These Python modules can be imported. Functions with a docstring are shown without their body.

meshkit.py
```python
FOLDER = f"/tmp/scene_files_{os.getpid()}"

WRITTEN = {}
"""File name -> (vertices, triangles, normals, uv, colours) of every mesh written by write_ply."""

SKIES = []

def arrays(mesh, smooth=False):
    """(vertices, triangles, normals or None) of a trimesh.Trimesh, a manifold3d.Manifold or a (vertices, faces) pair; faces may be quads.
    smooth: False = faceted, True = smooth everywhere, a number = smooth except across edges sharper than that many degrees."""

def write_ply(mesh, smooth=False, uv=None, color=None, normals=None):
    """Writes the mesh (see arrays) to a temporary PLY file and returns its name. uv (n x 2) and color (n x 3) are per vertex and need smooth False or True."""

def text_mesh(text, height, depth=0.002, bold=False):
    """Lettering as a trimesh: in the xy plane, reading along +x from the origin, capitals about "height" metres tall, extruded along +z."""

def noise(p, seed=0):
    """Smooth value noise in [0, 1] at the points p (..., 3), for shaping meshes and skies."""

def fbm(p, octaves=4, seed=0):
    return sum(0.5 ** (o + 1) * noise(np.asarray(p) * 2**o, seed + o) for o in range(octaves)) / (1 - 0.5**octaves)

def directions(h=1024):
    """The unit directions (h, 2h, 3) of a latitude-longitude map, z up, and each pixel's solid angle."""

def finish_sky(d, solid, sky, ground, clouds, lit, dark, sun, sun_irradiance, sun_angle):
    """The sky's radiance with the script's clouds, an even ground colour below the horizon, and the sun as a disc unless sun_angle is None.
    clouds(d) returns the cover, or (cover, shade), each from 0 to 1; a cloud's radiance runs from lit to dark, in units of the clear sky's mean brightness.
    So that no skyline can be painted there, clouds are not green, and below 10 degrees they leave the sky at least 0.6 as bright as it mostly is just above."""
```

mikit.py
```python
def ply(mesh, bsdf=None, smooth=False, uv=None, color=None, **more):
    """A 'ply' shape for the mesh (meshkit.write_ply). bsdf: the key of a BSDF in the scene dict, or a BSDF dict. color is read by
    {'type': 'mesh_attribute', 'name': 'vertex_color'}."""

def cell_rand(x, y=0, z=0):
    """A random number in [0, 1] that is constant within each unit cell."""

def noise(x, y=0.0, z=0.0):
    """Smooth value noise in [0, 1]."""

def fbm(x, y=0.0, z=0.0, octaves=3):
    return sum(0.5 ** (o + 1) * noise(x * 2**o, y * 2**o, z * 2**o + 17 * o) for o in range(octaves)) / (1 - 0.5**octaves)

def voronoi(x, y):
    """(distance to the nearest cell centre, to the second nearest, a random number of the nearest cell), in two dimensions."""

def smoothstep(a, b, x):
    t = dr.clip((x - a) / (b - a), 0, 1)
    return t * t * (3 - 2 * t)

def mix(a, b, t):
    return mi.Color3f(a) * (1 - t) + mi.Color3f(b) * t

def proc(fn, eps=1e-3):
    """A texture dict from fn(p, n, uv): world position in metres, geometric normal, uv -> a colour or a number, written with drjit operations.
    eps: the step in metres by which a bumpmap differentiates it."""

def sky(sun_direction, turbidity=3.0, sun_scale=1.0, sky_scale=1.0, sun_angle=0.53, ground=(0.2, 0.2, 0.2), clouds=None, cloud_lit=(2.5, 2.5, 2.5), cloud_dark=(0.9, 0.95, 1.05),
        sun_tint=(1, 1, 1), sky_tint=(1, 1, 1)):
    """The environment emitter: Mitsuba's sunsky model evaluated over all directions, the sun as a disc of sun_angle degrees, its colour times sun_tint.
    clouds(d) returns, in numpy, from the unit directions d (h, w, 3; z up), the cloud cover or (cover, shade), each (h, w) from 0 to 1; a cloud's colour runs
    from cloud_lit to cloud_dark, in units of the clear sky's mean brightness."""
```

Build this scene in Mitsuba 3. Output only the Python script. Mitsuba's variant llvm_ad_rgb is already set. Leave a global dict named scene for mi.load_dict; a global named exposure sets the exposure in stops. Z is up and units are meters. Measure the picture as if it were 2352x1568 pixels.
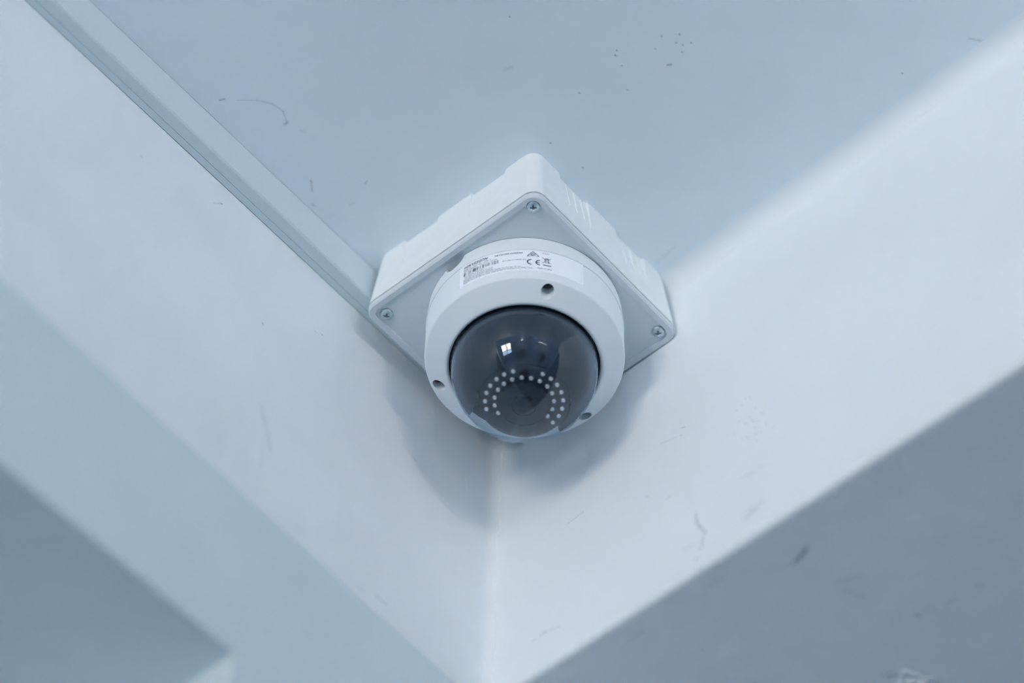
import math, random
import numpy as np, trimesh, manifold3d as m3, shapely.geometry as sg
import drjit as dr, mitsuba as mi, mikit, meshkit
from mikit import noise, fbm, smoothstep, mix

T = mi.ScalarTransform4f
PI = math.pi
H = 3.0                                   # ceiling height; the corner with the dome camera is at x = y = 0
scene, labels = {}, {}

# ------------------------------------------------------------------ camera
EYE = np.array([0.8113, 0.7191, H - 1.4183])
FWD = np.array([-0.44492, -0.38709, 0.80759])
UPV = np.array([0.62010, 0.51747, 0.58966])
scene['camera'] = {'type': 'thinlens', 'to_world': T().look_at(origin=EYE.tolist(), target=(EYE + FWD).tolist(), up=UPV.tolist()),
                   'fov': math.degrees(2 * math.atan(1176 / 7000.4)), 'fov_axis': 'x', 'aperture_radius': 0.020, 'focus_distance': 1.655,
                   'near_clip': 0.05, 'far_clip': 50.0}
# ------------------------------------------------------------------ light levels (window panes and tubes are built below)
exposure = 0.66
WINDOW_LIGHT = (12.9, 11.0, 8.95)
WINDOW_LIGHT_LOW = (3.6, 4.4, 5.6)
TUBE_LIGHT = (168.0, 146.0, 124.0)

# ------------------------------------------------------------------ helpers
def rgb(r, g, b): return {'type': 'rgb', 'value': [r, g, b]}
def mat(key, d):
    scene[key] = d
    return key
def principled(key, col, rough=0.5, two=True, **more):
    b = {'type': 'principled', 'base_color': rgb(*col) if isinstance(col, tuple) else col, 'roughness': rough, **more}
    return mat(key, {'type': 'twosided', 'b': b} if two else b)
def key_for(name, parent=None):
    base = (parent + '__' + name) if parent else name
    k, n = base, 0
    while k in scene or k in labels:
        n += 1
        k = '%s_%03d' % (base, n)
    return k
def thing(name, label, cat, group=None):
    k = key_for(name)
    labels[k] = {'label': label, 'category': cat}
    if group: labels[k]['group'] = group
    return k
def part(name, mesh, m, parent, smooth=30, label=None, **more):
    k = key_for(name, parent)
    scene[k] = mikit.ply(mesh, m, smooth, **more)
    if label: labels[k] = {'label': label}
    return k
def struct(name, mesh, m, label=None, smooth=False, parent=None, **more):
    k = key_for(name, parent)
    scene[k] = mikit.ply(mesh, m, smooth, **more)
    labels[k] = {'kind': 'structure'}
    if label: labels[k]['label'] = label
    return k
def tm(man):
    m = man.to_mesh()
    return trimesh.Trimesh(np.array(m.vert_properties[:, :3]), np.array(m.tri_verts), process=False)
def man(mesh): return m3.Manifold(m3.Mesh(np.asarray(mesh.vertices, np.float32), np.asarray(mesh.faces, np.uint32)))
def box(x0, x1, y0, y1, z0, z1):
    b = trimesh.creation.box(extents=(x1 - x0, y1 - y0, z1 - z0))
    b.apply_translation(((x0 + x1) / 2, (y0 + y1) / 2, (z0 + z1) / 2))
    return b
def rbox(x0, x1, y0, y1, z0, z1, r=0.002):
    return tm(m3.Manifold.batch_hull([m3.Manifold.sphere(r, 12).translate((x, y, z)) for x in (x0 + r, x1 - r) for y in (y0 + r, y1 - r) for z in (z0 + r, z1 - r)]))
def rsquare(sx, sy, r): return m3.CrossSection.square((sx - 2 * r, sy - 2 * r), True).offset(r, m3.JoinType.Round, 2.0, 40)
def lathe(profile, n=192):
    """closed profile of (radius, depth below) turned about the z axis, depth pointing down"""
    cs = m3.CrossSection([[(r, -d) for r, d in profile]])
    if cs.area() < 1e-12: cs = m3.CrossSection([[(r, -d) for r, d in profile][::-1]])
    return m3.Manifold.revolve(cs, n)
def grid(fn, us, vs):
    """mesh of the points fn(u, v)"""
    V = np.array([fn(u, v) for u in us for v in vs], float)
    nu, nv = len(us), len(vs)
    i, j = np.meshgrid(np.arange(nu - 1), np.arange(nv - 1), indexing='ij')
    a = (i * nv + j).ravel()
    F = np.vstack([np.c_[a, a + nv, a + nv + 1], np.c_[a, a + nv + 1, a + 1]])
    return trimesh.Trimesh(V, F, process=False)
def cat(*ms): return trimesh.util.concatenate(list(ms))

# ------------------------------------------------------------------ painted plaster
def strokes(a, b, table):
    """dirt marks: short soft strokes (ends, half width, strength) that lie on the surface"""
    s = mi.Float(0)
    for x0, y0, x1, y1, w, k in table:
        dx, dy = x1 - x0, y1 - y0
        l2 = dx * dx + dy * dy + 1e-12
        t = dr.clip(((a - x0) * dx + (b - y0) * dy) / l2, 0, 1)
        d2 = dr.square(a - x0 - t * dx) + dr.square(b - y0 - t * dy)
        s = s + k * dr.exp(-d2 / (w * w))
    return s
CEIL = [(0.2563, 0.02218, 0.25538, 0.02458, 0.00059, 0.5),(0.2502, 0.02947, 0.24333, 0.03768, 0.00047, 0.18),(0.24333, 0.03768, 0.23637, 0.04254, 0.00059, 0.2),(0.23637, 0.04254, 0.22907, 0.04388, 0.00059, 0.2),(0.22907, 0.04388, 0.22312, 0.04096, 0.00059, 0.22),(0.22229, 0.0389, 0.22219, 0.04076, 0.00082, 0.45),(0.18579, 0.02488, 0.18041, 0.02095, 0.00059, 0.4),(0.16504, 0.04655, 0.16556, 0.04863, 0.00047, 0.35),(0.17339, 0.01485, 0.17203, 0.01558, 0.00059, 0.4),(0.17122, 0.15398, 0.17021, 0.15775, 0.00106, 0.15),(0.01642, 0.2938, 0.01496, 0.29859, 0.00059, 0.3),(0.02639, 0.35755, 0.01945, 0.3629, 0.00071, 0.25),(0.01945, 0.3629, 0.01717, 0.35846, 0.00094, 0.25),(0.01989, 0.13783, 0.02152, 0.15168, 0.00094, 0.1),(0.21366, 0.04263, 0.2115, 0.0439, 0.00094, 0.1),(0.15982, 0.03109, 0.15938, 0.03298, 0.00071, 0.2),(0.12825, 0.24003, 0.12789, 0.24005, 0.00053, 0.55),(0.13355, 0.23202, 0.13319, 0.23203, 0.00053, 0.55),(0.12507, 0.23543, 0.12471, 0.23544, 0.00053, 0.55),(0.12176, 0.23728, 0.1214, 0.23729, 0.00053, 0.55),(0.12931, 0.22445, 0.12895, 0.22446, 0.00053, 0.55),(0.11866, 0.23422, 0.11829, 0.23424, 0.00053, 0.55),(0.14206, 0.20795, 0.1417, 0.20795, 0.00053, 0.55),(0.13998, 0.20535, 0.13962, 0.20536, 0.00053, 0.55),(0.13285, 0.2041, 0.13249, 0.20411, 0.00053, 0.55),(0.11893, 0.19677, 0.11857, 0.19678, 0.00053, 0.55),(0.13428, 0.1754, 0.13392, 0.17541, 0.00053, 0.55),(0.11997, 0.24152, 0.1196, 0.24153, 0.00053, 0.55),(0.03179, 0.31722, 0.03142, 0.31724, 0.00053, 0.55),(0.1949, 0.17713, 0.19454, 0.17713, 0.00053, 0.55),(0.09571, 0.14609, 0.09533, 0.14609, 0.00053, 0.55),(0.11959, 0.14281, 0.11922, 0.14281, 0.00053, 0.55),(0.11708, 0.22338, 0.11623, 0.22482, 0.00071, 0.6)]
LEFT = [(0.28413, -0.0682, 0.28347, -0.06825, 0.00047, 0.5),(0.23154, -0.0512, 0.2249, -0.04437, 0.00047, 0.2),(0.22649, -0.04536, 0.2258, -0.04541, 0.00059, 0.5),(0.18589, -0.11279, 0.1854, -0.11423, 0.00041, 0.7),(0.1796, -0.17817, 0.16939, -0.20604, 0.00165, 0.12),(0.14295, -0.07758, 0.14157, -0.07733, 0.00059, 0.3),(0.14767, -0.07975, 0.14658, -0.08021, 0.00047, 0.2),(0.10085, -0.24924, 0.09594, -0.24889, 0.00059, 0.25),(0.08604, -0.24379, 0.07869, -0.24402, 0.00071, 0.3),(0.06515, -0.11001, 0.06328, -0.11126, 0.00071, 0.2),(0.02292, -0.08661, 0.02032, -0.09768, 0.00059, -0.25)]
RIGHT = [(0.14251, -0.21114, 0.14265, -0.21812, 0.00071, 0.35),(0.14265, -0.21812, 0.14426, -0.2234, 0.00071, 0.4),(0.14426, -0.2234, 0.1478, -0.23059, 0.00071, 0.4),(0.1478, -0.23059, 0.14573, -0.23386, 0.00071, 0.25),(0.146, -0.23478, 0.14474, -0.2401, 0.00071, 0.4),(0.13377, -0.2333, 0.14032, -0.23404, 0.00047, 0.22),(0.1415, -0.24589, 0.14204, -0.24736, 0.00071, 0.35),(0.1422, -0.25306, 0.14272, -0.2552, 0.00059, 0.2),(0.17401, -0.23949, 0.18201, -0.23482, 0.00259, 0.14),(0.17631, -0.23786, 0.17852, -0.23829, 0.00141, 0.15),(0.13631, -0.13422, 0.1381, -0.13502, 0.00047, 0.4),(0.13503, -0.13934, 0.13591, -0.1405, 0.00035, 0.5),(0.1218, -0.13557, 0.13173, -0.13879, 0.00094, 0.1),(0.05567, -0.15032, 0.06679, -0.14888, 0.00047, 0.2),(0.03775, -0.22831, 0.04073, -0.22744, 0.00059, 0.5),(0.04073, -0.22744, 0.05042, -0.23069, 0.00035, 0.3),(0.03171, -0.22825, 0.03413, -0.22834, 0.00035, 0.35),(-0.001, -0.22031, -0.00041, -0.20841, 0.00035, 0.35),(0.1237, -0.18403, 0.12665, -0.18391, 0.00071, 0.15),(0.11102, -0.17151, 0.11191, -0.17263, 0.00047, 0.2),(0.17241, -0.20684, 0.17949, -0.20739, 0.00094, 0.1),(0.13967, -0.26652, 0.12849, -0.2628, 0.00094, 0.12),(0.18384, -0.1852, 0.1841, -0.1858, 0.00041, 0.28),(0.17769, -0.17709, 0.17795, -0.1777, 0.00041, 0.28),(0.18232, -0.16783, 0.18259, -0.16844, 0.00041, 0.28),(0.19524, -0.18372, 0.1955, -0.18432, 0.00041, 0.28),(0.18322, -0.17917, 0.18349, -0.17978, 0.00041, 0.28),(0.19067, -0.17768, 0.19093, -0.17829, 0.00041, 0.28),(0.18782, -0.16508, 0.18808, -0.1657, 0.00041, 0.28),(0.18174, -0.16541, 0.182, -0.16603, 0.00041, 0.28),(0.17619, -0.14889, 0.17646, -0.14952, 0.00041, 0.28),(0.17387, -0.16058, 0.17414, -0.1612, 0.00041, 0.28),(0.18288, -0.16769, 0.18314, -0.16831, 0.00041, 0.28),(0.1848, -0.15848, 0.18506, -0.1591, 0.00041, 0.28),(0.18321, -0.17394, 0.18347, -0.17456, 0.00041, 0.28),(0.18876, -0.16729, 0.18902, -0.1679, 0.00041, 0.28),(0.1822, -0.14876, 0.18246, -0.14939, 0.00041, 0.28),(0.18163, -0.14626, 0.1819, -0.14689, 0.00041, 0.28),(0.17464, -0.17557, 0.17491, -0.17619, 0.00041, 0.28),(0.16992, -0.1682, 0.17019, -0.16882, 0.00041, 0.28),(0.18594, -0.17049, 0.1862, -0.1711, 0.00041, 0.28),(0.18637, -0.1798, 0.18663, -0.18041, 0.00041, 0.28),(0.19027, -0.17521, 0.19053, -0.17582, 0.00041, 0.28),(0.18042, -0.16245, 0.18068, -0.16307, 0.00041, 0.28),(0.17776, -0.1661, 0.17802, -0.16672, 0.00041, 0.28),(0.17855, -0.17865, 0.17881, -0.17926, 0.00041, 0.28),(0.17268, -0.15026, 0.17295, -0.15089, 0.00041, 0.28),(0.17879, -0.14484, 0.17906, -0.14547, 0.00041, 0.28),(0.18508, -0.20791, 0.18533, -0.2085, 0.00041, 0.2),(0.17766, -0.20776, 0.17792, -0.20835, 0.00041, 0.2),(0.18421, -0.20856, 0.18447, -0.20915, 0.00041, 0.2),(0.18213, -0.21091, 0.18239, -0.2115, 0.00041, 0.2),(0.1781, -0.20766, 0.17836, -0.20824, 0.00041, 0.2),(0.18077, -0.20841, 0.18103, -0.209, 0.00041, 0.2),(0.17822, -0.21113, 0.17848, -0.21172, 0.00041, 0.2),(0.18487, -0.20775, 0.18513, -0.20833, 0.00041, 0.2)]
SOFF = [(-0.02316, 0.1834, -0.02029, 0.19098, 0.00118, 0.5),(-0.02386, 0.1807, -0.01976, 0.193, 0.00165, 0.15),(-0.0473, 0.18969, -0.05169, 0.20211, 0.00094, 0.13),(-0.05262, 0.1898, -0.06424, 0.19476, 0.00118, 0.1),(-0.09325, 0.24221, -0.09623, 0.24488, 0.00071, 0.2),(-0.08995, 0.20845, -0.09127, 0.20912, 0.00082, 0.4),(-0.03547, 0.24325, -0.04052, 0.24672, 0.00071, -0.35),(-0.00071, 0.23626, -0.007, 0.24084, 0.00071, -0.15),(-0.01086, 0.096, -0.01162, 0.08402, 0.00094, 0.1),(-0.03919, 0.11021, -0.04074, 0.11069, 0.00059, 0.2),(-0.09315, 0.22363, -0.09475, 0.22917, 0.00094, 0.15),(-0.11556, 0.17217, -0.11671, 0.17684, 0.00094, 0.35),(-0.11221, 0.17049, -0.11382, 0.17619, 0.00071, 0.2)]
PAINT = (0.72, 0.775, 0.815)
DIRT = (0.16, 0.18, 0.22)
def paint(table, ax, col, mott=0.05):
    def fn(p, n, uv):
        q = (p.x, p.y, p.z - H)
        a, b = q[ax[0]], q[ax[1]]
        base = mi.Color3f(*col) * (1 - mott + 2 * mott * fbm(p.x * 14, p.y * 14, p.z * 14, 3))
        s = strokes(a, b, table) * (0.45 + 1.1 * fbm(p.x * 900, p.y * 900, p.z * 900, 2)) if table else mi.Float(0)
        return mix(base, DIRT, dr.clip(s, 0, 0.85)) + mi.Color3f(0.9) * dr.clip(-s, 0, 0.4) * 0.25
    return mikit.proc(fn)
def plaster_relief(streak):
    def fn(p, n, uv):
        f = 0.00010 * fbm(p.x * 520, p.y * 520, p.z * 520, 2)
        g = 0.0007 * fbm(p.x * 45, p.y * 45, p.z * 45, 3)
        st = 0.00022 * fbm(p.x * streak[0], p.y * streak[1], p.z * streak[2], 2)
        return f + g + st
    return mikit.proc(fn, eps=4e-4)
def plaster(key, table, ax, col, streak, mott=0.05):
    return mat(key, {'type': 'twosided', 'b': {'type': 'bumpmap', 'arbitrary': plaster_relief(streak), 'scale': 1.0,
               'nested': {'type': 'principled', 'base_color': paint(table, ax, col, mott), 'roughness': 0.55, 'specular': 0.35}}})
M_CEIL = plaster('ceiling_paint', CEIL, (0, 1), (0.69, 0.77, 0.84), (60, 240, 60))
M_LEFT = plaster('left_wall_paint', LEFT, (0, 2), PAINT, (260, 200, 30))
M_RIGHT = plaster('right_wall_paint', RIGHT, (1, 2), PAINT, (60, 200, 60))
M_SOFF = plaster('soffit_paint', SOFF, (0, 1), PAINT, (60, 300, 60))
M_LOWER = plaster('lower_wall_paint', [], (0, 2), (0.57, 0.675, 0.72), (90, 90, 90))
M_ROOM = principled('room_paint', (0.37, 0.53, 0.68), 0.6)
M_FLOOR = principled('floor_tile', mikit.proc(lambda p, n, uv: mix((0.145, 0.22, 0.31), (0.18, 0.265, 0.36), fbm(p.x * 5, p.y * 5, 0, 3))), 0.35)
M_GROUT = principled('grout', (0.1, 0.11, 0.12), 0.9)
# plastics, metal, glass
M_BOX = principled('white_abs', mikit.proc(lambda p, n, uv: mi.Color3f(0.715, 0.765, 0.785) * (0.97 + 0.05 * fbm(p.x * 120, p.y * 120, p.z * 120, 3))), 0.42, specular=0.45)
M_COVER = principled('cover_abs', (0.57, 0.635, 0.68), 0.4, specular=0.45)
M_HOUSE = principled('white_enamel', (0.69, 0.75, 0.795), 0.42, specular=0.5)
M_TRUNK = principled('trunking_pvc', (0.57, 0.67, 0.72), 0.4, specular=0.4)
M_ZINC = mat('zinc', {'type': 'twosided', 'b': {'type': 'roughconductor', 'material': 'Al', 'alpha': 0.28, 'specular_reflectance': rgb(0.62, 0.74, 0.80)}})
M_BLACK = principled('black_plastic', (0.018, 0.02, 0.026), 0.45, specular=0.4)
M_SHROUD = principled('shroud_plastic', (0.009, 0.013, 0.022), 0.6, specular=0.25)
M_PLATE = principled('plate_glass', (0.007, 0.009, 0.017), 0.25, specular=0.4)
M_LENS = principled('lens_glass', (0.006, 0.006, 0.010), 0.08, specular=0.5)
M_LED = mat('led_metal', {'type': 'twosided', 'b': {'type': 'roughconductor', 'material': 'Al', 'alpha': 0.22}})
M_CHIP = principled('led_chip', (0.05, 0.05, 0.06), 0.4)
M_BUBBLE = mat('bubble_glass', {'type': 'thindielectric', 'int_ior': 1.50, 'specular_transmittance': rgb(0.84, 0.87, 0.92), 'specular_reflectance': rgb(0.72, 0.86, 1.0)})
M_STICKER = principled('sticker_paper', (0.80, 0.85, 0.92), 0.45)
M_INK = principled('sticker_ink', (0.018, 0.022, 0.06), 0.6)
M_DARKMETAL = principled('dark_metal', (0.05, 0.055, 0.06), 0.5)
M_FRAME = principled('window_frame_paint', (0.25, 0.29, 0.33), 0.5)

# ------------------------------------------------------------------ the room
LX, LY = 4.2, 4.6
ZB = -0.2556                                        # underside of the beams, below the ceiling
arc = lambda a0, a1, n=7: [math.radians(a0 + (a1 - a0) * i / (n - 1)) for i in range(n)]
struct('ceiling', grid(lambda u, v: (u, v, H), np.linspace(-0.6, LX + 0.1, 3), np.linspace(-0.3, LY + 0.1, 3)), M_CEIL, 'pale blue grey plastered ceiling above the dome camera')
struct('floor', box(-0.6, LX + 0.2, -0.3, LY + 0.2, -0.1, 0), M_GROUT, 'dark tiled floor of the room')
tile = box(-0.297, 0.297, -0.297, 0.297, -0.002, 0.003)
tile_shape = mikit.ply(tile, M_FLOOR, False)
k = 0
for i in range(8):
    for j in range(8):
        scene['floor__tile' + ('_%03d' % k if k else '')] = {**tile_shape, 'to_world': T().translate([-0.25 + 0.6 * i, 0.3 + 0.6 * j, 0])}
        k += 1

# right wall: a beam face that comes down from the ceiling in a soft cove, its underside, the wall of the recess below
xt = lambda y: -0.0032 + 0.0352 * y                 # the face at the ceiling
xb = lambda y: 0.0014 + 0.0138 * y                  # the face at its bottom edge
def right_profile(y):
    R, r = 0.011, 0.0035
    s = (xb(y) - xt(y)) / ZB
    P = [(xt(y) + R + 0.02, 0.0004), ]
    P += [(xt(y) + R - R * math.sin(a), -R + R * math.cos(a)) for a in arc(0, 90)]
    P += [(xt(y) + s * z, z) for z in np.linspace(-0.03, ZB + 0.02, 8)]
    P += [(xb(y) - r + r * math.cos(a), ZB + r - r * math.sin(a)) for a in arc(0, 90, 6)]
    P += [(xb(y) - d, ZB) for d in (0.03, 0.1, 0.2, 0.3, 0.38)]
    return P
ys = np.concatenate([np.linspace(-0.12, 0.6, 19), np.linspace(0.9, LY + 0.05, 6)])
prof = {y: right_profile(y) for y in ys}
nP = len(prof[ys[0]])
cut = next(i for i, q in enumerate(prof[ys[0]]) if q[1] <= ZB + 1e-9)
def piece(i0, i1): return grid(lambda y, i: (prof[y][i][0], y, H + prof[y][i][1]), ys, range(i0, i1))
face = piece(0, cut + 1)
Rc = 0.006                                          # the plaster is rounded where the two walls meet
corner = grid(lambda z, a: (xt(0) + (xb(0) - xt(0)) * z / ZB + Rc - Rc * math.sin(a), Rc - Rc * math.cos(a), H + z), np.linspace(0, ZB, 6), arc(0, 90, 7))
struct('wall_right', cat(face, corner), M_RIGHT, 'bright white plastered wall face right of the dome camera', smooth=40)
struct('underside', piece(cut, nP), M_SOFF, 'grey shaded underside of the beam at lower right', smooth=40, parent='wall_right')
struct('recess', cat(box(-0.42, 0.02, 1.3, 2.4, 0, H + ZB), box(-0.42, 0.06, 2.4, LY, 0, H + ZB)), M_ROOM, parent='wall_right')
def lump(u, v):
    r = 0.012 * u * (1 + 0.25 * math.sin(3 * v + 1) + 0.12 * math.sin(7 * v))
    h = 0.0011 * (1 - u * u) * (1 + 0.35 * math.sin(15 * u - 2 * v)) + 0.0004 * math.sin(9 * u + 5 * v) * (1 - u)
    return (-0.127 + r * math.cos(v), 0.178 + 1.15 * r * math.sin(v), H + ZB + 0.0003 - h)
struct('plaster_lump', grid(lump, np.linspace(0.02, 1, 16), np.linspace(0, 2 * PI, 49)), M_SOFF, 'small uneven lump of plaster', smooth=True, parent='wall_right__underside')
d1 = struct('door_1', rbox(-0.30, -0.255, -0.01, 1.31, 0.01, H + ZB + 0.002, 0.003), principled('dark_door_paint', (0.09, 0.125, 0.17), 0.5), smooth=30)
struct('handle', rbox(-0.257, -0.225, 1.14, 1.165, 0.95, 1.15, 0.006), M_ZINC, smooth=30, parent=d1)

# left wall: beam face above, duller wall with a window opening below
zl = lambda x: -0.2590 + 0.0182 * x
def left_profile(x):
    r = 0.003
    P = [(0.0, 0.0)] + [(0.0, z) for z in np.linspace(-0.02, zl(x) + 0.02, 8)]
    P += [(-r + r * math.cos(a), zl(x) + r - r * math.sin(a)) for a in arc(0, 90, 6)] + [(-0.02, zl(x))]
    return P
xs = np.concatenate([np.linspace(-0.42, 0.7, 24), np.linspace(1.0, LX + 0.05, 6)])
lp = {x: left_profile(x) for x in xs}
struct('wall_left', grid(lambda x, i: (x, lp[x][i][0], H + lp[x][i][1]), xs, range(len(lp[xs[0]]))), M_LEFT, 'white plastered wall face left of the dome camera', smooth=40)
zh = lambda x: -0.3592 - 0.026 * x                  # head of the window opening
outer = sg.Polygon([(-0.42, -H), (LX, -H), (LX, zl(LX) + 0.004), (-0.42, zl(-0.42) + 0.004)])
hole = sg.Polygon([(0.1766, zh(0.1766)), (1.5, zh(1.5)), (1.5, -2.0), (0.1766, -2.0)])
low = trimesh.creation.extrude_polygon(outer.difference(hole), 0.22, engine='earcut')
low.apply_transform(np.array([[1, 0, 0, 0], [0, 0, 1, -0.2205], [0, 1, 0, H], [0, 0, 0, 1.0]]))
if low.volume < 0: low.invert()
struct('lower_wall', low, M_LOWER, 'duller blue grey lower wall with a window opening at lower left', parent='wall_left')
# window in that opening (its head is in the picture)
w2 = struct('window_2', cat(*[rbox(*b, 0.004) for b in ((0.177, 0.222, -0.215, -0.165, H - 1.995, H - 0.37), (1.45, 1.499, -0.215, -0.165, H - 1.995, H - 0.40), (0.215, 1.46, -0.215, -0.165, H - 1.995, H - 1.95), (0.215, 1.46, -0.215, -0.165, H - 0.45, H - 0.399), (0.82, 0.86, -0.212, -0.168, H - 1.96, H - 0.44))]), M_FRAME, smooth=30)
struct('pane', box(0.215, 1.46, -0.194, -0.188, H - 1.96, H - 0.44), principled('frosted_glass', (0.35, 0.42, 0.46), 0.5), parent=w2)

# far walls
wy0, wy1, wz0, wz1 = 0.40, 1.62, 0.85, 2.26
o = sg.Polygon([(-0.3, 0), (LY + 0.1, 0), (LY + 0.1, H), (-0.3, H)]).difference(sg.box(wy0, wz0, wy1, wz1))
wb = trimesh.creation.extrude_polygon(o, 0.15, engine='earcut')
wb.apply_transform(np.array([[0, 0, 1, LX], [1, 0, 0, 0], [0, 1, 0, 0], [0, 0, 0, 1.0]]))
struct('wall_back', wb, M_ROOM)
struct('wall_front', box(-0.6, LX + 0.15, LY, LY + 0.12, 0, H), M_ROOM)
wm = 1.40
fr = [rbox(LX + 0.03, LX + 0.09, a, b, c, d, 0.004) for a, b, c, d in ((wy0, wy0 + 0.05, wz0, wz1), (wy1 - 0.05, wy1, wz0, wz1), (wy0, wy1, wz0, wz0 + 0.05), (wy0, wy1, wz1 - 0.05, wz1), (wy0, wy1, wm - 0.025, wm + 0.025), ((wy0 + wy1) / 2 - 0.025, (wy0 + wy1) / 2 + 0.025, wz0, wz1))]
w1 = struct('window_1', cat(*fr), M_FRAME, smooth=30)
for c, d, light in ((wm + 0.025, wz1 - 0.05, WINDOW_LIGHT), (wz0 + 0.05, wm - 0.025, WINDOW_LIGHT_LOW)):
    for a, b in ((wy0 + 0.05, (wy0 + wy1) / 2 - 0.025), ((wy0 + wy1) / 2 + 0.025, wy1 - 0.05)):
        kk = struct('pane', grid(lambda u, v: (LX + 0.06, u, v), [a, b], [d, c]), M_FRAME, parent=w1)
        scene[kk]['emitter'] = {'type': 'area', 'radiance': rgb(*light)}

# tube lamps high on the far walls
def tube_lamp(label, centre, along, length, off):
    rt = 0.019
    t = thing('tube_lamp', label, 'lamp', None)
    ax = np.array(along, float); off = np.array(off, float)
    Rm = np.eye(4); Rm[:3, 0] = ax; Rm[:3, 1] = off; Rm[:3, 2] = np.cross(ax, off); Rm[:3, 3] = centre
    def put(m):
        m = m.copy(); m.apply_transform(Rm); return m
    part('batten', put(rbox(-length / 2, length / 2, -0.05, -0.014, -0.022, 0.022, 0.004)), M_FRAME, t)
    for s in (-1, 1):
        c = trimesh.creation.cylinder(0.021, 0.035, sections=24, transform=trimesh.transformations.rotation_matrix(PI / 2, [0, 1, 0]))
        c.apply_translation((s * (length / 2 - 0.02), 0.004, 0))
        part('end_cap', put(c), M_FRAME, t)
    c = trimesh.creation.cylinder(rt, length - 0.075, sections=16, transform=trimesh.transformations.rotation_matrix(PI / 2, [0, 1, 0]))
    c.apply_translation((0, 0.006, 0))
    k = part('tube', put(c), M_STICKER, t)
    scene[k]['emitter'] = {'type': 'area', 'radiance': rgb(*TUBE_LIGHT)}
tube_lamp('longer fluorescent tube lamp, mirrored as a slanted bright line in the bubble', (2.03, LY - 0.05, 2.24), (1, 0, 0), 1.22, (0, -1, 0))
tube_lamp('shorter fluorescent tube lamp, mirrored as a small bright dash in the bubble', (LX - 0.05, 3.1, 2.27), (0, 1, 0), 0.62, (-1, 0, 0))

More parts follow.
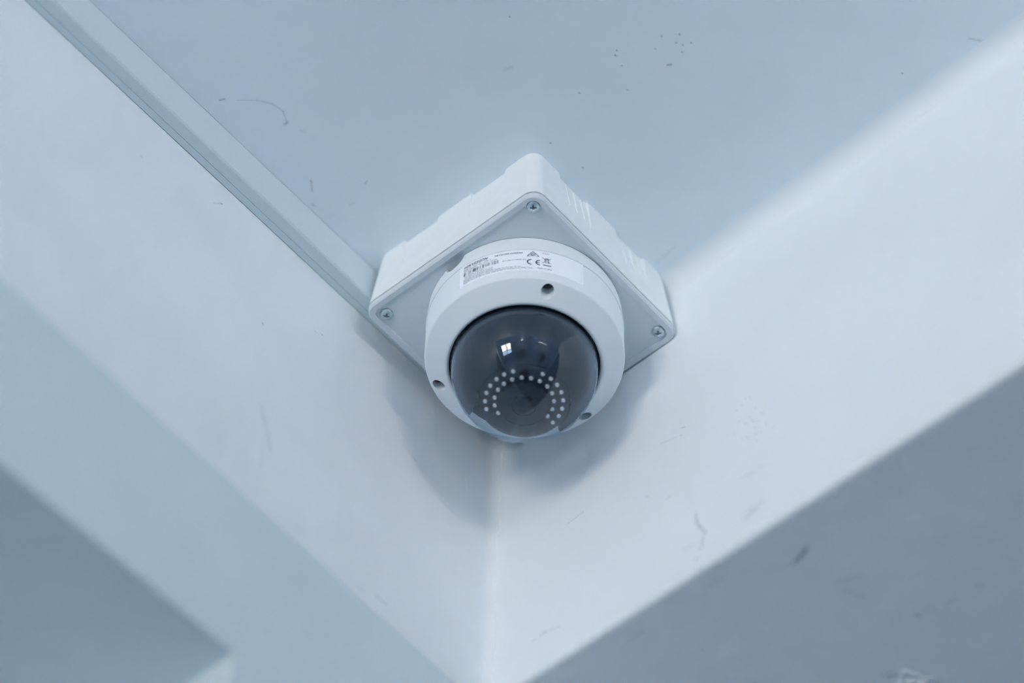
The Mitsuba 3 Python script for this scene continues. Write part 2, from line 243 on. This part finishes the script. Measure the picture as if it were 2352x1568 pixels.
# ------------------------------------------------------------------ cable trunking along the left wall
t = thing('cable_trunking', 'pale blue grey plastic cable trunking running along ceiling and left wall to junction box', 'cable trunking')
x0, x1 = 0.015, LX
part('base', tm(m3.Manifold.batch_hull([m3.Manifold.cube((x1 - x0, 0.0040, 0.0282)).translate((x0, 0.0003, H - 0.0285))])), M_TRUNK, t)
pr = sg.Polygon([(0.0046, -0.0288), (0.0108, -0.0288), (0.0119, -0.0279), (0.0119, -0.0004), (0.0046, -0.0004)])
lid = trimesh.creation.extrude_polygon(pr, x1 - x0, engine='earcut')
lid.apply_transform(np.array([[0, 0, 1, x0], [1, 0, 0, 0], [0, 1, 0, H], [0, 0, 0, 1.0]]))
if lid.volume < 0: lid.invert()
part('lid', lid, M_TRUNK, t)

# ------------------------------------------------------------------ junction box
HB = 0.0513                                         # depth of the box below the ceiling
BX, BY, A = 0.0640, 0.0757, 0.125
jb = thing('junction_box', 'square white plastic junction box in the ceiling corner carrying the dome camera', 'junction box')
top_k = (A - 0.0084) / (A - 0.0002)
bodyh = HB - 0.0046
body = m3.Manifold.extrude(rsquare(A - 0.0002, A - 0.0002, 0.0080), bodyh, 0, 0, (top_k, top_k)).translate((0, 0, -HB + 0.0046))
def on_side(m, side):                               # side 0: +x, 1: +y, 2: -x, 3: -y
    return m.rotate((0, 0, 90 * side))
def pocket(c):
    w, d = 0.0245, 0.0019
    xtop = A / 2 - 0.0042
    P = [(xtop - d, y, 0.001) for y in (c - w / 2, c + w / 2)] + [(xtop + 0.01, y, 0.001) for y in (c - w / 2 - 0.001, c + w / 2 + 0.001)]
    P += [(xtop + 0.0029, y, -0.033) for y in (c - w / 2 + 0.001, c + w / 2 - 0.001)] + [(xtop + 0.01, y, -0.033) for y in (c - w / 2, c + w / 2)]
    return m3.Manifold.hull_points(np.array(P))
for s in range(4):
    for c in (-0.0247, 0.0247):
        body = body - on_side(pocket(c), s)
def at_box(m): return m.translate((BX, BY, H))
bk = part('body', tm(at_box(body)), M_BOX, jb)
for s in (1,):
    for c in (-0.0247, 0.0247):
        for q in (-0.0062, 0.0002, 0.0066):
            rib = m3.Manifold.hull_points(np.array([(A / 2 - 0.0075, c + q + e, z) for e in (-0.0008, 0.0008) for z in (-0.004, -0.032)] + [(A / 2 - 0.0047, c + q, -0.004), (A / 2 - 0.0017, c + q, -0.0265)]))
            part('knockout_rib', tm(at_box(on_side(rib, s))), M_BOX, bk)
cover = m3.Manifold.batch_hull([m3.Manifold.extrude(rsquare(A - 0.0022, A - 0.0022, 0.0070), 0.0004).translate((0, 0, -HB)), m3.Manifold.extrude(rsquare(A - 0.0004, A - 0.0004, 0.0080), 0.0024).translate((0, 0, -HB + 0.0010)),
                                m3.Manifold.extrude(rsquare(A - 0.0012, A - 0.0012, 0.0076), 0.0004).translate((0, 0, -HB + 0.0034))])
SCR = [(0.0552, 0.0548), (0.0522, -0.0535), (-0.0531, 0.0543), (-0.0531, -0.0535)]
cover = cover + m3.Manifold.extrude(rsquare(A - 0.0050, A - 0.0050, 0.0060), 0.0040).translate((0, 0, -HB + 0.0020))
pan = rsquare(0.1168, 0.1168, 0.0045)
cover = cover - m3.Manifold.extrude(pan, 0.0030).translate((0, 0, -HB - 0.0015))
for x, y in SCR:
    cover = cover - m3.Manifold.cylinder(0.0040, 0.0039, 0.0039, 40).translate((x, y, -HB - 0.0022))
cv = part('cover', tm(at_box(cover)), M_COVER, jb)
def screw_mesh(rot):
    head = lathe([(0, -0.0004), (0.0034, -0.0004), (0.0036, 0.0004), (0.0033, 0.0014), (0.0024, 0.0020), (0.0012, 0.0023), (0, 0.0024)], 40)
    cross = m3.Manifold.batch_hull([m3.Manifold.cube((0.0042, 0.00095, 0.0002), True).translate((0, 0, -0.0026)), m3.Manifold.cube((0.0020, 0.0005, 0.0002), True).translate((0, 0, -0.0006))])
    cross = cross + cross.rotate((0, 0, 90))
    rec = m3.Manifold.cylinder(0.0016, 0.0006, 0.0010, 16).translate((0, 0, -0.0025))
    return (head - cross - rec).rotate((0, 0, rot))
for (x, y), rot in zip(SCR, (38, 52, 30, 10)):
    s = part('screw', tm(at_box(screw_mesh(rot).translate((x, y, -HB + 0.0014)))), M_ZINC, jb)
    plug = m3.Manifold.cylinder(0.0002, 0.0011, 0.0011, 12).translate((x, y, -HB + 0.0014 - 0.0009))
    part('recess', tm(at_box(plug)), M_DARKMETAL, s)

# ------------------------------------------------------------------ dome camera
CX, CY = 0.0655, 0.0795
ZC = H - HB
dc = thing('dome_camera', 'white dome security camera with dark bubble and infrared ring hanging under the junction box', 'security camera')
def at_dome(m): return m.translate((CX, CY, ZC))
NOTCH = math.radians(-5.5)
base = lathe([(0, -0.0010), (0.0532, -0.0010), (0.0537, 0.0004), (0.0546, 0.0113), (0.0543, 0.0116), (0, 0.0116)])
cutn = m3.Manifold.cylinder(0.03, 0.0070, 0.0070, 48).rotate((0, 90, 0)).translate((0.0340, 0, 0.0002)).rotate((0, 0, math.degrees(NOTCH)))
part('base_plate', tm(at_dome(base - cutn)), M_HOUSE, dc)
prof = [(0.0300, 0.0119), (0.0538, 0.0119), (0.0542, 0.0124), (0.0544, 0.0366)]
prof += [(0.0526 + 0.0018 * math.cos(a), 0.0368 + 0.0018 * math.sin(a)) for a in arc(6, 62, 7)]
prof += [(0.0440, 0.0446)] + [(0.0424 + 0.0016 * math.sin(a), 0.0436 + 0.0017 * math.cos(a) - 0.0002) for a in arc(20, -80, 8)]
prof += [(0.0405, 0.0380), (0.0402, 0.0340), (0.0300, 0.0340)]
house = lathe(prof, 256)
HOLES = [math.radians(a) for a in (54.6, 177.5, 292.0)]
HR = 0.0490
for a in HOLES:
    house = house - m3.Manifold.cylinder(0.03, 0.0036, 0.0036, 48).translate((HR * math.cos(a), HR * math.sin(a), -0.0615))
part('housing', tm(at_dome(house)), M_HOUSE, dc)
for a in HOLES:
    sc = lathe([(0, 0.0300), (0.0034, 0.0300), (0.0034, 0.0333), (0.0028, 0.0342), (0, 0.0344)], 32)
    hexs = m3.Manifold.cylinder(0.003, 0.0014, 0.0014, 6).translate((0, 0, -0.0352))
    part('retaining_screw', tm(at_dome((sc - hexs).translate((HR * math.cos(a), HR * math.sin(a), 0)))), M_DARKMETAL, dc, label='dark recessed retaining screw')
ring = lathe([(0.0395, 0.0370), (0.0406, 0.0370), (0.0406, 0.0430), (0.0403, 0.0436), (0.0397, 0.0434), (0.0395, 0.0428)])
part('gasket', tm(at_dome(ring)), M_BLACK, dc, label='black gasket around the bubble')
BR, BC, BD = 0.0399, 0.0402, 0.0465
bub = [(BR, 0.0385)] + [(BR * math.cos(a), BD + BC * math.sin(a)) for a in arc(0, 90, 49)]
bubble = grid(lambda ph, i: (CX + bub[i][0] * math.cos(ph), CY + bub[i][0] * math.sin(ph), ZC - bub[i][1]), np.linspace(0, 2 * PI, 145), range(len(bub)))
bubble.merge_vertices()
part('bubble', bubble, M_BUBBLE, dc, smooth=True, label='clear polycarbonate dome bubble')
CAMAZ = math.radians(40.66)
def ellipsoid(r, c, n=96): return m3.Manifold.sphere(1.0, n).scale((r, r, c)).translate((0, 0, -BD))
PLATE = 0.0750                                      # depth of the infrared plate below the box cover
sh = ellipsoid(0.0387, 0.0387) - ellipsoid(0.0377, 0.0377)
sh = sh ^ m3.Manifold.cube((0.1, 0.1, 0.060), True).translate((0, 0, -0.0700))
slot = m3.Manifold.batch_hull([m3.Manifold.cylinder(0.05, 0.0250, 0.0250, 64).translate((0, 0, -0.10)), m3.Manifold.cylinder(0.05, 0.0250, 0.0250, 64).translate((-0.05, 0, -0.10))])
slot = slot.rotate((0, 0, math.degrees(CAMAZ) + 12))
part('shroud', tm(at_dome(sh - slot)), M_SHROUD, dc, label='dark inner shroud')
lm = part('lens_module', tm(at_dome(lathe([(0, 0.0400), (0.0240, 0.0400), (0.0244, 0.0745), (0.0241, 0.0750), (0, 0.0750)], 128))), M_PLATE, dc, label='black lens module facing down')
part('lens_barrel', tm(at_dome(lathe([(0, 0.0745), (0.0135, 0.0745), (0.0137, 0.0786), (0.0134, 0.0789), (0.0131, 0.0786), (0, 0.0786)], 96))), M_PLATE, lm)
part('lens_bezel', tm(at_dome(lathe([(0.0064, 0.0784), (0.0072, 0.0784), (0.0071, 0.0792), (0.0068, 0.0794), (0.0064, 0.0790)], 96))), M_BLACK, lm)
part('lens', tm(at_dome(lathe([(0, 0.0784), (0.0064, 0.0784)] + [(0.0064 * math.cos(a), 0.0787 + 0.0012 * math.sin(a)) for a in arc(0, 90, 10)], 64))), M_LENS, lm)
led = lathe([(0, -0.0001), (0.0013, -0.0001), (0.0013, 0.0001)] + [(0.00086 + 0.00044 * math.cos(a), 0.0001 + 0.0007 * math.sin(a)) for a in arc(0, 165, 10)] + [(0.0004, 0.0001), (0, 0.0001)], 24)
chip = m3.Manifold.cylinder(0.0003, 0.0003, 0.0003, 8).translate((0, 0, -0.0003))
led_shape, chip_shape = mikit.ply(tm(led), M_LED, 40), mikit.ply(tm(chip), M_CHIP, False)
OUT = [-64.4, -49.7, -34.2, -19.7, -4.5, 9.6, 23.9, 68.4, 83.1, 97.6, 112.8, 127.7, 143.1, 157.4, 172.6]
INN = [-79.3, -59.5, -40.7, -20.7, -2.3, 16.7, 35.5, 53.6, 71.6, 90.8, 109.8, 129.0, 148.7, 168.0]
for R, angs in ((0.0206, OUT), (0.0157, INN)):
    for a in angs:
        a = math.radians(a)
        k = key_for('infrared_led', lm)
        scene[k] = {**led_shape, 'to_world': T().translate([CX + R * math.cos(a), CY + R * math.sin(a), ZC - PLATE])}

# label sticker with its print, wrapped round the housing
RL = 0.0544
def wrap(mesh, lift=0.0):
    """flat mesh (x along the label from azimuth 0, y = -depth below the box cover, z outwards; metres) laid round the housing"""
    v = np.asarray(mesh.vertices)
    a, r = v[:, 0] / RL, RL + v[:, 2] + lift
    return trimesh.Trimesh(np.c_[CX + r * np.cos(a), CY + r * np.sin(a), ZC + v[:, 1]], mesh.faces, process=False)
def patch(s0, s1, d0, d1, th):
    n = max(2, int((s1 - s0) / 0.0012))
    g = grid(lambda s, i: [(s, -d0, 0), (s, -d0, th), (s, -d1, th), (s, -d1, 0)][i], np.linspace(s0, s1, n), range(4))
    return wrap(g, 0.00002)
lb = part('label', patch(0.0002, 0.0536, 0.0124, 0.0316, 0.00012), M_STICKER, dc, smooth=False, label='white printed information label')
part('label', patch(0.0536, 0.0717, 0.0126, 0.0318, 0.00016), M_STICKER, dc, smooth=False, label='blank white square sticker')
TH = 0.00020
def flat(poly, h=TH):
    gs = getattr(poly, 'geoms', [poly])
    return cat(*[trimesh.creation.extrude_polygon(g, h, engine='earcut') for g in gs])
def ink(name, mesh, label=None): part(name, wrap(mesh), M_INK, lb, smooth=False, label=label)
def text(name, s, x, d, cap, width=None, bold=False, slant=0.0, label=None):
    m = meshkit.text_mesh(s, cap, TH, bold)
    v = np.array(m.vertices)
    if width: v[:, 0] *= width / max(v[:, 0].max(), 1e-6)
    v[:, 0] += slant * v[:, 1]
    v[:, 0] += x; v[:, 1] -= d
    ink(name, trimesh.Trimesh(v, m.faces, process=False), label)
mm = 0.001
text('brand_lettering', 'HIKVISION', 2.7 * mm, 15.9 * mm, 2.05 * mm, 14.6 * mm, True, 0.28, 'bold slanted brand lettering')
text('lettering', 'NETWORK CAMERA', 21.6 * mm, 15.8 * mm, 1.15 * mm, 15.4 * mm, True)
text('lettering', 'Model: DS-2CD2112-I   4mm   D', 2.9 * mm, 17.6 * mm, 0.85 * mm, 16.5 * mm)
text('lettering', 'S/N: 519284637   FW: V5.2.5   160621', 2.9 * mm, 18.9 * mm, 0.8 * mm, 20.2 * mm)
text('lettering', '12V 0.42A 5W MAX', 3.0 * mm, 24.0 * mm, 0.8 * mm, 12.5 * mm)
text('lettering', 'PoE(802.3af): 36-57V 0.2-0.1A', 4.0 * mm, 25.3 * mm, 0.85 * mm, 16.8 * mm)
text('lettering', 'MAC Address: C0:56:E3:A2:81:BD', 2.9 * mm, 26.7 * mm, 0.9 * mm, 18.0 * mm)
text('lettering', 'Manufacturer: Hangzhou Hikvision Digital Technology Co.,Ltd.', 2.9 * mm, 28.2 * mm, 1.0 * mm, 33.2 * mm)
text('lettering', 'Address: No.555 Qianmo Road, Binjiang District, Hangzhou 310052, China', 2.9 * mm, 29.8 * mm, 1.0 * mm, 39.3 * mm)
text('lettering', 'CAN ICES-3 (A)/NMB-3(A)', 25.8 * mm, 22.0 * mm, 0.95 * mm, 13.0 * mm)
text('lettering', '11/2015', 47.6 * mm, 14.9 * mm, 0.85 * mm, 3.7 * mm)
text('lettering', 'Made in China', 44.8 * mm, 29.2 * mm, 1.0 * mm, 7.9 * mm)
rg = random.Random(5)
bars, x = [], 3.0
while x < 23.4:
    w = rg.choice((0.22, 0.22, 0.34, 0.5, 0.7))
    bars.append(sg.box(x * mm, -(22.6) * mm, (x + w) * mm, -19.6 * mm))
    x += w + rg.choice((0.25, 0.3, 0.45, 0.6, 0.9))
ink('barcode', cat(*[flat(b) for b in bars]), 'black bar code')
def arcpoly(cx, cy, ro, ri, a0, a1, sx=1.0):
    A0 = np.radians(np.linspace(a0, a1, 28))
    return sg.Polygon([(cx + ro * sx * math.cos(a), cy + ro * math.sin(a)) for a in A0] + [(cx + ri * sx * math.cos(a), cy + ri * math.sin(a)) for a in A0[::-1]])
c1 = arcpoly(41.7 * mm, -23.6 * mm, 2.55 * mm, 1.85 * mm, 90, 270)
c2 = arcpoly(46.3 * mm, -23.7 * mm, 2.5 * mm, 1.8 * mm, 90, 270)
ink('conformity_mark', cat(flat(c1), flat(c2), flat(sg.box(44.0 * mm, -24.0 * mm, 46.0 * mm, -23.35 * mm))), 'CE mark')
tri = sg.Polygon([(39.7, -18.0), (45.4, -18.0), (42.5, -14.2)])
tri = sg.Polygon([(x * mm, y * mm) for x, y in tri.exterior.coords]).buffer(0.45 * mm)
tri = tri.difference(tri.buffer(-0.42 * mm))
circ = sg.Point(42.5 * mm, -16.75 * mm).buffer(1.30 * mm).difference(sg.Point(42.5 * mm, -16.75 * mm).buffer(0.95 * mm)).difference(sg.box(43.1 * mm, -16.6 * mm, 44.2 * mm, -15.4 * mm))
tick = sg.LineString([(41.8 * mm, -16.7 * mm), (42.35 * mm, -17.25 * mm), (43.6 * mm, -15.9 * mm)]).buffer(0.17 * mm)
ink('compliance_mark', cat(flat(tri), flat(circ), flat(tick)), 'triangular compliance mark with a tick')
ln = lambda pts, w: sg.LineString([(x * mm, y * mm) for x, y in pts]).buffer(w * mm)
binp = ln([(48.6, -19.6), (51.3, -19.6)], 0.2).union(ln([(48.9, -19.8), (49.2, -22.9), (50.9, -22.9), (51.1, -19.8)], 0.15)).union(ln([(47.4, -18.5), (52.5, -23.6)], 0.13)).union(ln([(52.5, -18.5), (47.4, -23.6)], 0.13)).union(ln([(49.3, -19.2), (50.9, -19.2)], 0.2)).union(sg.Point(50.9 * mm, -23.1 * mm).buffer(0.38 * mm))
ink('disposal_mark', cat(flat(binp), flat(sg.box(47.8 * mm, -25.9 * mm, 52.3 * mm, -25.1 * mm))), 'crossed-out bin mark')

# ------------------------------------------------------------------ the people in the room (mirrored small in the bubble)
M_SKIN = principled('skin', (0.42, 0.27, 0.20), 0.5)
M_CLOTH = principled('dark_cloth', mikit.proc(lambda p, n, uv: mix((0.018, 0.022, 0.03), (0.03, 0.034, 0.042), fbm(p.x * 60, p.y * 60, p.z * 60, 2))), 0.85)
M_JEANS = principled('dark_trousers', (0.02, 0.025, 0.038), 0.85)
M_HAIR = principled('black_hair', (0.012, 0.011, 0.011), 0.5)
def ball(p, r, n=16): return m3.Manifold.sphere(r, n).translate(tuple(map(float, p)))
def chain(pts): return m3.Manifold.batch_boolean([m3.Manifold.batch_hull([ball(*a), ball(*b)]) for a, b in zip(pts[:-1], pts[1:])], m3.OpType.Add)
def union(ms): return m3.Manifold.batch_boolean(list(ms), m3.OpType.Add)
def smoothed(m, edge=0.02, it=8):
    t_ = tm(m.refine_to_length(edge)); t_.merge_vertices()
    trimesh.smoothing.filter_taubin(t_, iterations=it)
    return t_
def hand(wrist, d, palm_n, side, curl):
    """palm, four curled fingers of unequal length and a thumb from the palm's side; d: direction of the fingers, palm_n: where the palm faces"""
    d = np.array(d, float); d /= np.linalg.norm(d)
    pn = np.array(palm_n, float); pn -= d * (pn @ d); pn /= np.linalg.norm(pn)
    w = np.cross(d, pn) * side
    W = np.array(wrist, float)
    ms = [m3.Manifold.batch_hull([ball(W + d * 0.012 + w * s * 0.022, 0.013) for s in (-1, 1)] + [ball(W + d * 0.085 + w * s * 0.032, 0.010) for s in (-1, 1)])]
    for q, L in zip((-0.033, -0.011, 0.011, 0.032), (0.062, 0.074, 0.080, 0.070)):
        p = W + d * 0.085 + w * q; ang = 0.2; pts = [(p - d * 0.015, 0.0095), (p, 0.0092)]
        for seg, r in zip((0.45, 0.32, 0.25), (0.0086, 0.0080, 0.0070)):
            ang += curl
            p = p + (d * math.cos(ang) + pn * math.sin(ang)) * L * seg; pts.append((p, r))
        ms.append(chain(pts))
    a = W + d * 0.03 + w * 0.030
    b = a + d * 0.028 + w * 0.026 + pn * 0.012
    c = b + d * 0.026 + w * 0.006 + pn * 0.016
    ms.append(chain([(a, 0.013), (b, 0.0105), (c, 0.0085)]))
    return union(ms)
def person(label, J, head_dir, hands):
    t_ = thing('person', label, 'person')
    z = np.array([0, 0, 1.0])
    f = J['f']; l = np.cross(z, f)
    hd = np.array(head_dir, float); hd /= np.linalg.norm(hd)
    hu = z - hd * (z @ hd); hu = hu / np.linalg.norm(hu); hl = np.cross(hu, hd)
    R = np.c_[hd, hl, hu]
    hc = np.array(J['head'])
    def in_head(m): return m.transform(np.c_[R, hc])
    skull = m3.Manifold.batch_hull([m3.Manifold.sphere(1, 28).scale((0.092, 0.074, 0.095)).translate((-0.010, 0, 0.025)), m3.Manifold.sphere(0.035, 16).translate((0.055, 0, -0.085)), m3.Manifold.sphere(0.045, 16).translate((0.02, 0, -0.06))])
    nose = m3.Manifold.batch_hull([m3.Manifold.sphere(0.009, 12).translate((0.086, 0, 0.02)), m3.Manifold.sphere(0.014, 12).translate((0.100, 0, -0.022)), m3.Manifold.sphere(0.012, 12).translate((0.080, 0, -0.024))])
    mouth = m3.Manifold.sphere(1, 14).scale((0.008, 0.025, 0.008)).translate((0.084, 0, -0.055))
    ears = [m3.Manifold.sphere(1, 14).scale((0.018, 0.008, 0.030)).translate((0.0, s * 0.078, 0.0)) for s in (-1, 1)]
    eyes = [m3.Manifold.sphere(0.014, 12).translate((0.072, s * 0.032, 0.014)) for s in (-1, 1)]
    arms, sleeves, legs, trousers, shoes, hs = [], [], [], [], [], []
    for i, s in enumerate((1, -1)):
        sh_, el, wr = J['shoulder'][i], J['elbow'][i], J['wrist'][i]
        arms.append(chain([(sh_, 0.052), (el, 0.040), (wr, 0.027)]))
        sleeves.append(chain([(sh_, 0.066), (el, 0.052), (np.array(el) * 0.15 + np.array(wr) * 0.85, 0.040)]))
        hs.append(hand(wr, hands[i][0], hands[i][1], s, hands[i][2]))
        hp, kn, an = J['hip'][i], J['knee'][i], J['ankle'][i]
        legs.append(chain([(hp, 0.085), (kn, 0.055), (an, 0.038)]))
        trousers.append(chain([(hp, 0.100), (kn, 0.068), (an, 0.058)]))
        a = np.array(an); toe = a + f * 0.15 + z * (0.035 - a[2])
        shoes.append(m3.Manifold.batch_hull([ball(toe, 0.035), ball(a - f * 0.05 + z * (0.04 - a[2]), 0.04), ball(a + f * 0.06 + z * (0.042 - a[2]), 0.042), ball(a + z * (0.10 - a[2]), 0.040)]))
        legs.append(m3.Manifold.batch_hull([ball(toe, 0.028), ball(a - f * 0.045 + z * (0.04 - a[2]), 0.032), ball(a, 0.034)]))
    ns, pv = np.array(J['neck']), np.array(J['pelvis'])
    S = [np.array(q) for q in J['shoulder']]
    def torso(k):
        up = m3.Manifold.batch_hull([ball(S[0], 0.050 * k), ball(S[1], 0.050 * k), ball(ns - z * 0.03, 0.055 * k), ball(ns * 0.68 + pv * 0.32 + l * 0.075 + f * 0.02, 0.095 * k), ball(ns * 0.68 + pv * 0.32 - l * 0.075 + f * 0.02, 0.095 * k)])
        lo = m3.Manifold.batch_hull([ball(ns * 0.68 + pv * 0.32 + l * s * 0.07, 0.095 * k) for s in (-1, 1)] + [ball(ns * 0.3 + pv * 0.7 + l * s * 0.065, 0.090 * k) for s in (-1, 1)] + [ball(pv + l * s * 0.085, 0.098 * k) for s in (-1, 1)])
        return up + lo
    body_ = union([in_head(skull), in_head(nose), in_head(mouth)] + [in_head(m) for m in ears] + [in_head(m) for m in eyes] + [chain([(hc - hu * 0.05 - hd * 0.02, 0.055), (ns - z * 0.05, 0.062)]), torso(1.0)] + arms + legs)
    bm = smoothed(body_ + union(hs), 0.012, 5)
    part('body', bm, M_SKIN, t_, smooth=True)
    part('shirt', smoothed(union([torso(1.13)] + sleeves), 0.025), M_CLOTH, t_, smooth=True)
    part('trousers', smoothed(union(trousers + [m3.Manifold.batch_hull([ball(pv + l * s * 0.085 - z * 0.02, 0.113) for s in (-1, 1)] + [ball(np.array(J['hip'][i]), 0.102) for i in (0, 1)])]), 0.025), M_JEANS, t_, smooth=True)
    for m in shoes: part('shoe', smoothed(m, 0.02, 4), M_BLACK, t_, smooth=True)
    hair = m3.Manifold.sphere(1, 32).scale((0.104, 0.086, 0.107)).translate((-0.012, 0, 0.028)) - m3.Manifold.cube((0.2, 0.3, 0.16), True).translate((0.128, 0, -0.02)) - m3.Manifold.cube((0.3, 0.3, 0.2), True).translate((0.06, 0, -0.118))
    part('hair', smoothed(in_head(hair), 0.012, 3), M_HAIR, t_, smooth=True)
    return t_
def offs(o, f, a, b, c):
    f = np.array(f); l = np.cross([0, 0, 1.0], f)
    return np.array(o) + f * a + l * b + np.array([0, 0, c])
# the photographer, head tilted back behind a hand-held camera
f1 = np.array([-0.7545, -0.6563, 0.0])
cam_c = EYE - FWD * 0.17
side = np.cross(FWD, UPV)                                      # the camera's right
hc1 = EYE - FWD * 0.335 - UPV * 0.012
g = np.array([hc1[0], hc1[1], 0.0]) - f1 * 0.02
J1 = {'f': f1, 'head': hc1, 'neck': offs(g, f1, -0.02, 0, hc1[2] - 0.13), 'pelvis': offs(g, f1, 0.02, 0, 0.74),
      'shoulder': [offs(g, f1, -0.01, s * 0.175, hc1[2] - 0.19) for s in (1, -1)], 'hip': [offs(g, f1, 0.02, s * 0.09, 0.72) for s in (1, -1)],
      'knee': [offs(g, f1, 0.06, s * 0.11, 0.40) for s in (1, -1)], 'ankle': [offs(g, f1, 0.0, s * 0.13, 0.075) for s in (1, -1)],
      'elbow': [offs(g, f1, 0.13, s * 0.27, hc1[2] - 0.36) for s in (1, -1)],
      'wrist': [cam_c - side * 0.10 - UPV * 0.108 - FWD * 0.03, cam_c + side * 0.158 - UPV * 0.055 - FWD * 0.05]}
person('photographer in dark clothes aiming a camera at the dome, mirrored in the bubble', J1, FWD, [(FWD * 0.4 + side * 0.55 + UPV * 0.4, UPV + side * 0.2, 0.25), (FWD * 0.75 + UPV * 0.5, -side, 0.45)])
t = thing('photo_camera', 'black photo camera held to the face by the photographer mirrored in the bubble', 'camera')
Rc3 = np.c_[side, UPV, FWD]
def in_cam(m): return tm(m.transform(np.c_[Rc3, EYE]))
part('camera_body', in_cam(m3.Manifold.batch_hull([m3.Manifold.sphere(0.012, 16).translate((x, y, w)) for x in (-0.06, 0.06) for y in (-0.038, 0.036) for w in (-0.19, -0.150)]) + m3.Manifold.batch_hull([m3.Manifold.sphere(0.010, 12).translate((x, y, w)) for x in (-0.022, 0.022) for y in (0.04, 0.058) for w in (-0.185, -0.15)])), M_BLACK, t)
part('lens_barrel', in_cam(m3.Manifold.cylinder(0.125, 0.034, 0.040, 48).translate((0, 0, -0.145)) - m3.Manifold.cylinder(0.03, 0.034, 0.036, 48).translate((0, 0, -0.035))), M_BLACK, t)
part('front_glass', in_cam(m3.Manifold.cylinder(0.004, 0.033, 0.033, 40).translate((0, 0, -0.034))), M_LENS, t)
# someone standing farther back in the room
f2 = np.array([-0.45, -0.893, 0.0])
g = np.array([1.10, 3.22, 0.0])
J2 = {'f': f2, 'head': g + [0, 0, 1.60], 'neck': g - f2 * 0.02 + [0, 0, 1.47], 'pelvis': g + [0, 0, 0.93], 'shoulder': [offs(g, f2, 0, s * 0.19, 1.40) for s in (1, -1)], 'hip': [offs(g, f2, 0, s * 0.09, 0.90) for s in (1, -1)],
      'knee': [offs(g, f2, 0.02, s * 0.10, 0.50) for s in (1, -1)], 'ankle': [offs(g, f2, -0.02, s * 0.11, 0.08) for s in (1, -1)], 'elbow': [offs(g, f2, -0.03, s * 0.25, 1.11) for s in (1, -1)], 'wrist': [offs(g, f2, 0.05, s * 0.26, 0.88) for s in (1, -1)]}
person('person in dark clothes standing far back with arms hanging, mirrored small in the bubble', J2, f2 - np.array([0, 0, 0.1]), [((0.0, 0.0, -1.0), -np.cross([0, 0, 1.0], f2), 0.22), ((0.0, 0.0, -1.0), np.cross([0, 0, 1.0], f2), 0.22)])
# dark desk against the back wall
t = thing('desk', 'dark desk against the far window wall, mirrored small and dark in the bubble', 'desk')
part('top', rbox(3.45, 4.18, 2.0, 3.4, 0.72, 0.75, 0.006), M_DARKMETAL, t)
for x in (3.5, 4.13):
    for y in (2.05, 3.35): part('leg', rbox(x - 0.025, x + 0.025, y - 0.025, y + 0.025, 0.003, 0.722, 0.004), M_DARKMETAL, t)
part('back_panel', rbox(4.10, 4.12, 2.07, 3.33, 0.30, 0.721, 0.004), M_DARKMETAL, t)
